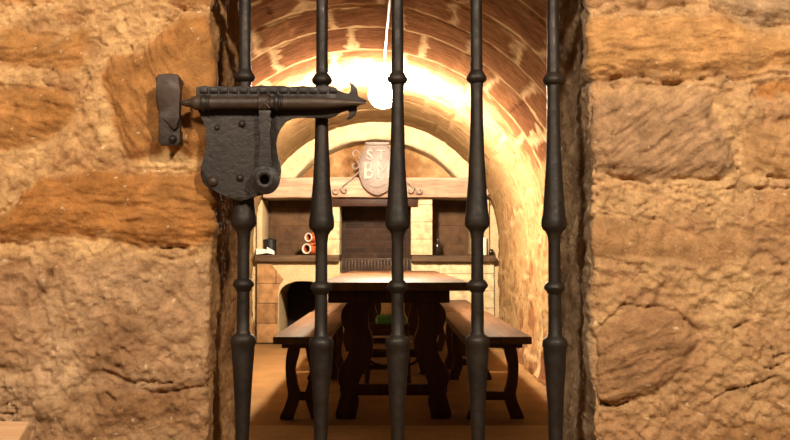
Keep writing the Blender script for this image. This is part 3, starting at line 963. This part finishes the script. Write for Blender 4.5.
bxl0, bxl1 = P(273.5, 336, 4.88)[0], P(273.5, 336, 4.88)[0] + 0.285
bxr0, bxr1 = P(463.5, 335, 4.88)[0], P(531, 335, 4.88)[0]
make_bench(bxl0, bxl1, 4.85, 7.02, 'dark wooden bench with wavy legs left of the table, nearest the gate')
make_bench(bxl0 + 0.01, bxl1 + 0.01, 7.05, 9.0, 'dark wooden bench left of the table, farther one of two, by the oven arch')
make_bench(bxr0, bxr1, 4.85, 7.02, 'dark wooden bench with wavy legs right of the table, nearest the gate')
make_bench(bxr0 - 0.01, bxr1 - 0.01, 7.05, 9.0, 'dark wooden bench right of the table, farther one of two, by the fireplace')

sy = 6.45
scx = P(388, 320, sy)[0]
st = thing('stool', 'low dark wooden stool with a green seat pad pushed under the table', 'stool', (scx, sy, 0))
sz = 0.405
bm = bmesh.new()
box(bm, scx - 0.15, scx + 0.15, sy - 0.14, sy + 0.14, sz - 0.03, sz, 0.006)
obj('seat', bm, M['dark_wood'], st)
bm = bmesh.new()
box(bm, scx - 0.085, scx + 0.13, sy - 0.125, sy + 0.125, sz, sz + 0.055, 0.018, 3)
p_ = obj('seat_pad', bm, M['green'], st, angle=60)
p_['label'] = 'green seat pad'
for s in (-1, 1):
    for t in (-1, 1):
        bm = bmesh.new()
        tube(bm, [(scx + s * 0.125, sy + t * 0.115, sz - 0.02), (scx + s * 0.145, sy + t * 0.125, 0.0)], [0.02, 0.017], 10)
        obj('leg', bm, M['dark_wood'], st)
for zr in (0.12, 0.21, 0.30):
    bm = bmesh.new()
    box(bm, scx - 0.132, scx + 0.132, sy - 0.132, sy - 0.112, zr - 0.018, zr + 0.018, 0.004)
    obj('rung', bm, M['dark_wood'], st)

# ------------------------------------------------------------------ fireplace
FY = 9.40


def F(pts, Y=FY):
    return [P(x, y, Y) for x, y in pts]


def fx(px, Y=FY):
    return P(px, 257, Y)[0]


def fz(py, Y=FY):
    return P(375, py, Y)[1]


fp = thing('fireplace', 'broad cream stone fireplace with open shelves and a low oven arch', 'fireplace', (fx(375), FY, 0))


def fbox(name, px0, px1, py0, py1, y0, y1, mat, bev=0.008):
    bm = bmesh.new()
    box(bm, fx(px0), fx(px1), y0, y1, fz(py1) if py1 is not None else 0.0, fz(py0), bev)
    return obj(name, bm, mat, fp)


# left base with the oven arch
arch = [(fx(279), 0.0), (fx(279), fz(296))]
cxa, hw = (fx(279) + fx(327)) / 2, (fx(327) - fx(279)) / 2
for k in range(1, 12):
    a = PI - PI * k / 12
    arch.append((cxa + hw * math.copysign(abs(math.cos(a)) ** 0.8, math.cos(a)), fz(296) + (fz(281) - fz(296)) * math.sin(a) ** 0.8))
arch += [(fx(327), fz(296)), (fx(327), 0.0)]
bm = bmesh.new()
prism(bm, [(fx(256.5), fz(261.5)), (fx(256.5), 0.0)] + arch + [(fx(340), 0.0), (fx(340), fz(261.5))], FY, 10.2, 0.006)
base = obj('oven_base', bm, M['plaster'], fp, angle=35)
bm = bmesh.new()
box(bm, fx(256.5), fx(340), 10.2, 10.26, 0.0, fz(261.5))
sub('oven_back', bm, plain_material('dark_oven_back', lin(46, 34, 28), 0.95), base)  # dark colour stands in for the shade deep inside the arch
bm = bmesh.new()
prism(bm, F([(257.5, 263.5), (271, 263.5), (276, 270), (283.5, 279), (278.5, 287), (278, 300)]) + [(fx(278), 0.0), (fx(257.5), 0.0)], FY - 0.03, FY + 0.02, 0.008)
obj('corner_pier', bm, M['brown_block'], fp, angle=35)
fbox('hearth_base', 340, 411, 272.5, None, FY - 0.01, 10.2, M['plaster'])
fbox('side_base', 411, 494, 261.5, None, FY, 10.2, M['cream_block'])
# ledges
fbox('ledge', 255.5, 339.5, 255, 261.6, FY - 0.07, 9.95, M['shelf_wood'], 0.006)
fbox('ledge', 411.5, 495, 255.5, 261.6, FY - 0.07, 9.95, M['shelf_wood'], 0.006)
# uprights between the ledge and the mantel
fbox('upright', 256.5, 262, 198, 255, FY - 0.005, 9.95, M['plaster'])
fbox('upright', 321, 339.5, 198, 255, FY - 0.005, 9.95, M['cream_block'])
fbox('upright', 411, 432.5, 198, 255, FY - 0.005, 9.95, M['cream_block'])
fbox('upright', 472, 489.5, 198, 255, FY - 0.005, 9.95, M['plaster'])
fbox('jamb', 246, 257.5, 178, None, FY + 0.03, 9.95, M['plaster'], 0.02)
fbox('jamb', 488.5, 504, 178, None, FY + 0.03, 9.95, M['plaster'], 0.02)
# backs of the two niches and the brick back of the hearth
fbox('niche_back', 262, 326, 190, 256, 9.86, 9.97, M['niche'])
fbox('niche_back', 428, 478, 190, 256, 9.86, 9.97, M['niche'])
fbox('brick_back', 334, 416, 190, 273, 9.86, 9.97, M['firebrick'])
fbox('hood_board', 331, 418, 199, 206.5, FY - 0.04, FY + 0.06, M['dark_wood'], 0.005)
# mantel beam, a little uneven
bm = bmesh.new()
box(bm, fx(263.5), fx(489), FY - 0.09, 9.78, fz(198), fz(178), 0.0)
bmesh.ops.subdivide_edges(bm, edges=[e for e in bm.edges if abs(e.verts[0].co.x - e.verts[1].co.x) > 1], cuts=40)
for v in bm.verts:
    v.co.z += 0.010 * float(fbm(v.co.x * 4, v.co.y * 2, v.co.z * 2, 7, 3))
    v.co.y += 0.010 * float(fbm(v.co.x * 5, v.co.y * 2, v.co.z * 6, 8, 3))
bmesh.ops.bevel(bm, geom=[e for e in bm.edges if len(e.link_faces) == 2 and e.calc_face_angle(0) > 1.0], offset=0.012, segments=2, profile=0.5, affect='EDGES')
mb = obj('mantel_beam', bm, M['beam_wood'], fp, angle=35)
mb['label'] = 'pale weathered mantel beam'

# fire grate: a comb of short bars under a top bar
gr = thing('fire_grate', 'low iron grate of short upright bars before the brick hearth', 'grate', (fx(375), FY - 0.03, fz(272.5)))
gy = FY - 0.02
zb_, zt_ = fz(272.3), fz(259)
for za, nm in ((zt_, 'top_bar'), (zb_ + 0.012, 'bottom_bar')):
    bm = bmesh.new()
    box(bm, fx(341), fx(412), gy - 0.012, gy + 0.012, za - 0.012, za + 0.006, 0.003)
    obj(nm, bm, M['rusty_iron'], gr)
nb = 22
for k in range(nb):
    x = fx(342.5 + (410.5 - 342.5) * k / (nb - 1))
    bm = bmesh.new()
    box(bm, x - 0.008, x + 0.008, gy - 0.008, gy + 0.008, zb_ + 0.01, zt_ - 0.006, 0.002)
    obj('grate_bar', bm, M['rusty_iron'], gr)

# ------------------------------------------------------------------ crest above the mantel
EY = FY - 0.145
ec = P(377.5, 170, EY)
cr = thing('crest', 'pale oval metal crest with raised letters and iron scrolls above the mantel', 'crest', (ec[0], EY + 0.02, fz(198)))
so = [(367, 145.5), (371, 144.5), (384, 144.5), (388, 145.5), (391, 151), (394, 158), (395.5, 167), (395, 176), (392, 184.5), (387, 190.5), (381, 193.6), (377.5, 194.4), (374, 193.6), (368, 190.5), (363, 184.5), (360, 176), (359.5, 167), (361, 158), (364, 151)]
bm = bmesh.new()
prism(bm, [P(x, y, EY) for x, y in so], EY, EY + 0.03, 0.010)
sh = obj('shield', bm, M['shield'], cr, angle=50)
bm = bmesh.new()
rim = [P(x, y, EY - 0.004) for x, y in so]
rim = [(x, EY - 0.003, z) for x, z in rim]
tube(bm, rim + [rim[0]], 0.010, 8, cap=False)
sub('rim', bm, M['shield'], sh)
bm = bmesh.new()
a = P(365.5, 143.2, EY); b = P(389.5, 143.2, EY)
box(bm, a[0], b[0], EY - 0.015, EY + 0.035, a[1] - 0.012, a[1] + 0.012, 0.005)
sub('top_moulding', bm, M['shield'], sh)


def letter(ch, px, py, hpx, sx=1.0):
    cu = bpy.data.curves.new('letter', 'FONT')
    cu.body = ch
    cu.align_x = 'CENTER'
    cu.align_y = 'CENTER'
    cu.size = hpx * EY / FPX * 1.42
    cu.extrude = 0.010
    cu.bevel_depth = 0.0035
    cu.resolution_u = 3
    t = bpy.data.objects.new('letter', cu)
    C.objects.link(t)
    bpy.context.view_layer.update()
    me = bpy.data.meshes.new_from_object(t.evaluated_get(bpy.context.evaluated_depsgraph_get()))
    bpy.data.objects.remove(t)
    bpy.data.curves.remove(cu)
    x, z = P(px, py, EY)
    b = cr['base']
    for v in me.vertices:
        cx, cz = v.co.x * sx, v.co.y
        v.co = Vector((x + cx - b[0], EY - 0.004 - v.co.z - b[1], z + cz - b[2]))
    me.name = 'letter'
    o = link('letter', me, M['scroll'], sh)
    return o


letter('S', 369.5, 155.5, 10.5, 0.95)
letter('T', 381, 155.5, 10.5, 1.0)
letter('B', 368.5, 171.5, 17, 0.85)
letter('M', 383, 171, 17, 0.78)
bm = bmesh.new()
tube(bm, smooth_line([(P(369, 185, EY)[0], EY - 0.005, P(369, 185, EY)[1]), (P(377, 187.5, EY)[0], EY - 0.006, P(377, 187.5, EY)[1]), (P(386, 184, EY)[0], EY - 0.005, P(386, 184, EY)[1])], 5), 0.006, 8)
sub('flourish', bm, M['scroll'], sh)


def spiral(cx, cy, r0, r1, a0, a1, n=18):
    return [(cx + (r0 + (r1 - r0) * k / n) * math.cos(a0 + (a1 - a0) * k / n), cy - (r0 + (r1 - r0) * k / n) * math.sin(a0 + (a1 - a0) * k / n)) for k in range(n + 1)]


for s in (-1, 1):
    mx = lambda pts: [(x if s == -1 else 755 - x, y) for x, y in pts]
    up = mx([(360.5, 160)] + [(359, 157.5)] + spiral(355.2, 154.2, 4.4, 1.6, -0.5, 4.9))
    lo = mx([(360, 160.5), (357.5, 161.5)] + spiral(354.6, 165.4, 4.6, 1.6, 1.0, -4.6))
    stem = mx(smooth_line([(360, 171), (355, 175.5), (349, 181), (343, 186)], 4) + spiral(344.8, 190, 3.8, 1.3, 2.2, 7.4, 14))
    foot = mx(smooth_line([(345, 184.3), (340, 188.5)], 3) + spiral(335.4, 190.6, 3.7, 1.2, 0.3, -5.0, 14))
    for pts in (up, lo, stem, foot):
        bm = bmesh.new()
        q = [P(x, y, EY + 0.015) for x, y in pts]
        tube(bm, [(x, EY + 0.015, z) for x, z in q], 0.0075, 8)
        obj('scroll', bm, M['scroll'], cr)
bm = bmesh.new()
for s in (-1, 1):
    pass
box(bm, ec[0] - 0.06, ec[0] + 0.06, EY + 0.025, FY - 0.07, fz(192), fz(182), 0.004)
obj('bracket', bm, M['iron'], cr)

# ------------------------------------------------------------------ things on the ledges
LZ = fz(255)                      # top of the ledge at its middle
def ledge_z(): return LZ


ly = FY - 0.01
jx = P(269.8, 250, FY + 0.085)[0]
jr = thing('canister', 'dark tin canister standing at the left end of the left ledge', 'canister', (jx, FY + 0.085, LZ))
bm = bmesh.new()
lathe(bm, [(0.0, 0.060), (0.004, 0.066), (0.13, 0.066), (0.134, 0.062)], (jx, FY + 0.085, LZ), seg=26)
obj('body', bm, M['black_tin'], jr)
bm = bmesh.new()
lathe(bm, [(0.132, 0.069), (0.152, 0.069), (0.160, 0.062), (0.163, 0.02), (0.172, 0.014), (0.176, 0.004)], (jx, FY + 0.085, LZ), seg=26)
obj('lid', bm, M['black_tin'], jr)

px0 = P(256.5, 256, FY - 0.04)[0]
bm = bmesh.new()
t_ = 0.002
for (xa, ya, za), (xb, yb, zb) in (((px0, FY - 0.066, LZ + 0.004), (px0 + 0.11, FY + 0.0, LZ + 0.020)), ((px0 + 0.11, FY - 0.066, LZ + 0.020), (px0 + 0.185, FY + 0.0, LZ + 0.003))):
    vs = []
    for dz in (0, t_):
        for (x, y, z) in ((xa, ya, za), (xb, ya, zb), (xb - 0.01, yb, zb + 0.035), (xa - 0.01, yb, za + 0.06)):
            vs.append(bm.verts.new((x, y, z + dz)))
    for q in ((0, 1, 2, 3), (4, 5, 6, 7), (0, 1, 5, 4), (1, 2, 6, 5), (2, 3, 7, 6), (3, 0, 4, 7)):
        bm.faces.new([vs[i] for i in q])
tag(obj('leaflet', bm, M['paper'], smooth=False), 'folded white paper leaflet lying before the dark tin canister', 'leaflet')


def jug(name, label, x, y, z, r, yaw, group=None):
    """lying on its side, mouth towards the room"""
    ax = Vector((math.sin(yaw), math.cos(yaw), 0.0))
    g = thing(name, label, 'jug', (x, y, z - r), group)
    bm = bmesh.new()
    lathe(bm, [(0.010, r * 0.64), (0.012, r * 0.74), (0.02, r * 0.76), (0.04, r * 0.82), (0.08, r * 0.98), (0.12, r * 1.0), (0.17, r * 0.9), (0.20, r * 0.66), (0.203, 0.003)], (x, y, z), ax, 24, cap=False)
    lathe(bm, [(0.010, r * 0.64), (0.05, r * 0.62), (0.09, r * 0.80), (0.17, r * 0.75), (0.18, 0.003)], (x, y, z), ax, 24, cap=False)
    obj('body', bm, M['clay'], g)
    bm = bmesh.new()
    lathe(bm, [(0.014, r * 0.62), (0.004, r * 0.64), (0.0, r * 0.70), (0.0, r * 0.82), (0.006, r * 0.86), (0.014, r * 0.82), (0.016, r * 0.72), (0.014, r * 0.62)], (x, y, z), ax, 24, cap=False)
    rr_ = obj('rim', bm, M['glaze'], g)
    rr_['label'] = 'white glazed rim'
    bm = bmesh.new()
    _, u_, v_ = frame_for(ax)
    side = (u_ * 0.8 + v_ * 0.6).normalized() if u_.x > 0 else (-u_ * 0.8 + v_ * 0.6).normalized()
    pts = [Vector((x, y, z)) + ax * t + side * d_ * r for t, d_ in ((0.02, 0.7), (0.03, 1.15), (0.06, 1.4), (0.10, 1.3), (0.12, 0.95))]
    tube(bm, smooth_line([tuple(p) for p in pts], 4), 0.009, 8)
    obj('handle', bm, M['clay'], g)
    return g


j1r = 0.063
yj = FY - 0.02
j1x = P(306.2, 252, yj)[0]
jug('jug', 'lower terracotta jug with white rim lying on the left ledge', j1x, yj, LZ + j1r, j1r, 0.45)
j2x = P(307.8, 241, yj)[0]
jug('jug', 'upper terracotta jug with white rim lying on top of the other jug', j2x, yj + 0.02, LZ + j1r * 2 + 0.0535, 0.054, 0.55)

bx_ = P(437.5, 250, FY + 0.14)[0]
bm = bmesh.new()
lathe(bm, [(0, 0.036), (0.006, 0.040), (0.10, 0.040), (0.125, 0.030), (0.145, 0.016), (0.20, 0.014), (0.205, 0.017), (0.215, 0.017), (0.216, 0.004)], (bx_, FY + 0.14, LZ), seg=20)
tag(obj('bottle', bm, M['dark_glass']), 'small dark bottle standing in the right niche beside the cream upright', 'bottle')
cx_ = P(484.5, 250, FY - 0.03)[0]
bm = bmesh.new()
lathe(bm, [(0, 0.024), (0.004, 0.026), (0.17, 0.024), (0.176, 0.018), (0.178, 0.002)], (cx_, FY - 0.035, LZ), seg=18)
cd_ = thing('candle', 'white candle standing at the right end of the right ledge', 'candle', (cx_, FY - 0.035, LZ))
obj('wax', bm, M['wax'], cd_)
bm = bmesh.new()
tube(bm, [(cx_, FY - 0.035, LZ + 0.176), (cx_ + 0.002, FY - 0.035, LZ + 0.19)], 0.0018, 6)
obj('wick', bm, M['black_cord'], cd_)
dx_ = P(491.2, 255, FY - 0.02)[0]
bm = bmesh.new()
lathe(bm, [(0, 0.016), (0.01, 0.024), (0.035, 0.026), (0.05, 0.018), (0.058, 0.020), (0.06, 0.004)], (dx_, FY - 0.02, LZ), seg=18)
tag(obj('pot', bm, M['dark_glass']), 'tiny dark pot on the ledge end right of the candle', 'pot')
# cord hanging from the end of the mantel
bm = bmesh.new()
cp = [(486.5, 201, FY - 0.10), (487.5, 196, FY - 0.105), (490.5, 195.2, FY - 0.08), (492.5, 199, FY - 0.06), (494.5, 207, FY - 0.05), (497, 215, FY - 0.05), (498, 220, FY - 0.05)]
q = [(P(x, y, Y)[0], Y, P(x, y, Y)[1]) for x, y, Y in cp]
tube(bm, smooth_line(q, 5), 0.006, 8)
tag(obj('cord', bm, M['black_cord']), 'short dark cord looped over the right end of the mantel beam', 'cord')

# ------------------------------------------------------------------ lamp under the vault and its cable
LYD = 6.9
lx, lz = P(383, 94, LYD)
crown = lambda x: VZ + math.sqrt(VR ** 2 - (x - VX) ** 2)
lamp = thing('ceiling_lamp', 'glowing round bulb hanging below the crown of the vault', 'lamp', (lx, LYD, crown(lx)))
bm = bmesh.new()
RB = 0.11
lathe(bm, [(-RB * math.cos(PI * k / 16), max(RB * math.sin(PI * k / 16), 0.001)) for k in range(17)], (lx, LYD, lz), seg=28)
obj('bulb', bm, M['bulb'], lamp, angle=180)
bm = bmesh.new()
lathe(bm, [(RB - 0.008, 0.03), (RB + 0.03, 0.03), (RB + 0.04, 0.018), (crown(lx) - lz + 0.01, 0.014)], (lx, LYD, lz), seg=18)
obj('lamp_holder', bm, M['white_plastic'], lamp)
bm = bmesh.new()
xc0, xc1 = P(391, 0, 4.97)[0], lx
pts = []
for k in range(40):
    y = 3.2 + (LYD - 3.2) * k / 39
    x = xc0 + (xc1 - xc0) * min(1, max(0, (y - 4.6) / (LYD - 4.6)))
    zr = 0.016 * float(fbm(x * 4, y * 4, crown(x) * 4, 46, 4))
    pts.append((x, y, crown(x) - 0.016 - zr))
tube(bm, pts, 0.008, 8)
tag(obj('cable', bm, M['white_plastic']), 'white electric cable running along the crown of the vault to the lamp', 'cable')

# ------------------------------------------------------------------ light on the near side and the world
fl = bpy.data.lights.new('front_room_lamp', 'POINT')
fl.energy = 160
fl.color = (1.0, 0.86, 0.68)
fl.shadow_soft_size = 0.06
fo = bpy.data.objects.new('front_room_lamp', fl)
fo.location = (0.58, -0.05, 1.96)
C.objects.link(fo)
fl2 = bpy.data.lights.new('front_room_side_lamp', 'POINT')
fl2.energy = 105
fl2.color = (1.0, 0.86, 0.68)
fl2.shadow_soft_size = 0.12
fo2 = bpy.data.objects.new('front_room_side_lamp', fl2)
fo2.location = (-0.75, -0.05, 1.96)
C.objects.link(fo2)
w = bpy.data.worlds.new('world')
SC.world = w
w.use_nodes = True
w.node_tree.nodes['Background'].inputs[0].default_value = (1.0, 0.72, 0.45, 1)
w.node_tree.nodes['Background'].inputs[1].default_value = 0.10

for o in BASES:
    del o['base']
SC.cycles.diffuse_bounces = 1
SC.view_settings.view_transform = 'Standard'
SC.view_settings.look = 'None'
SC.view_settings.exposure = 0.0
SC.view_settings.gamma = 1.0
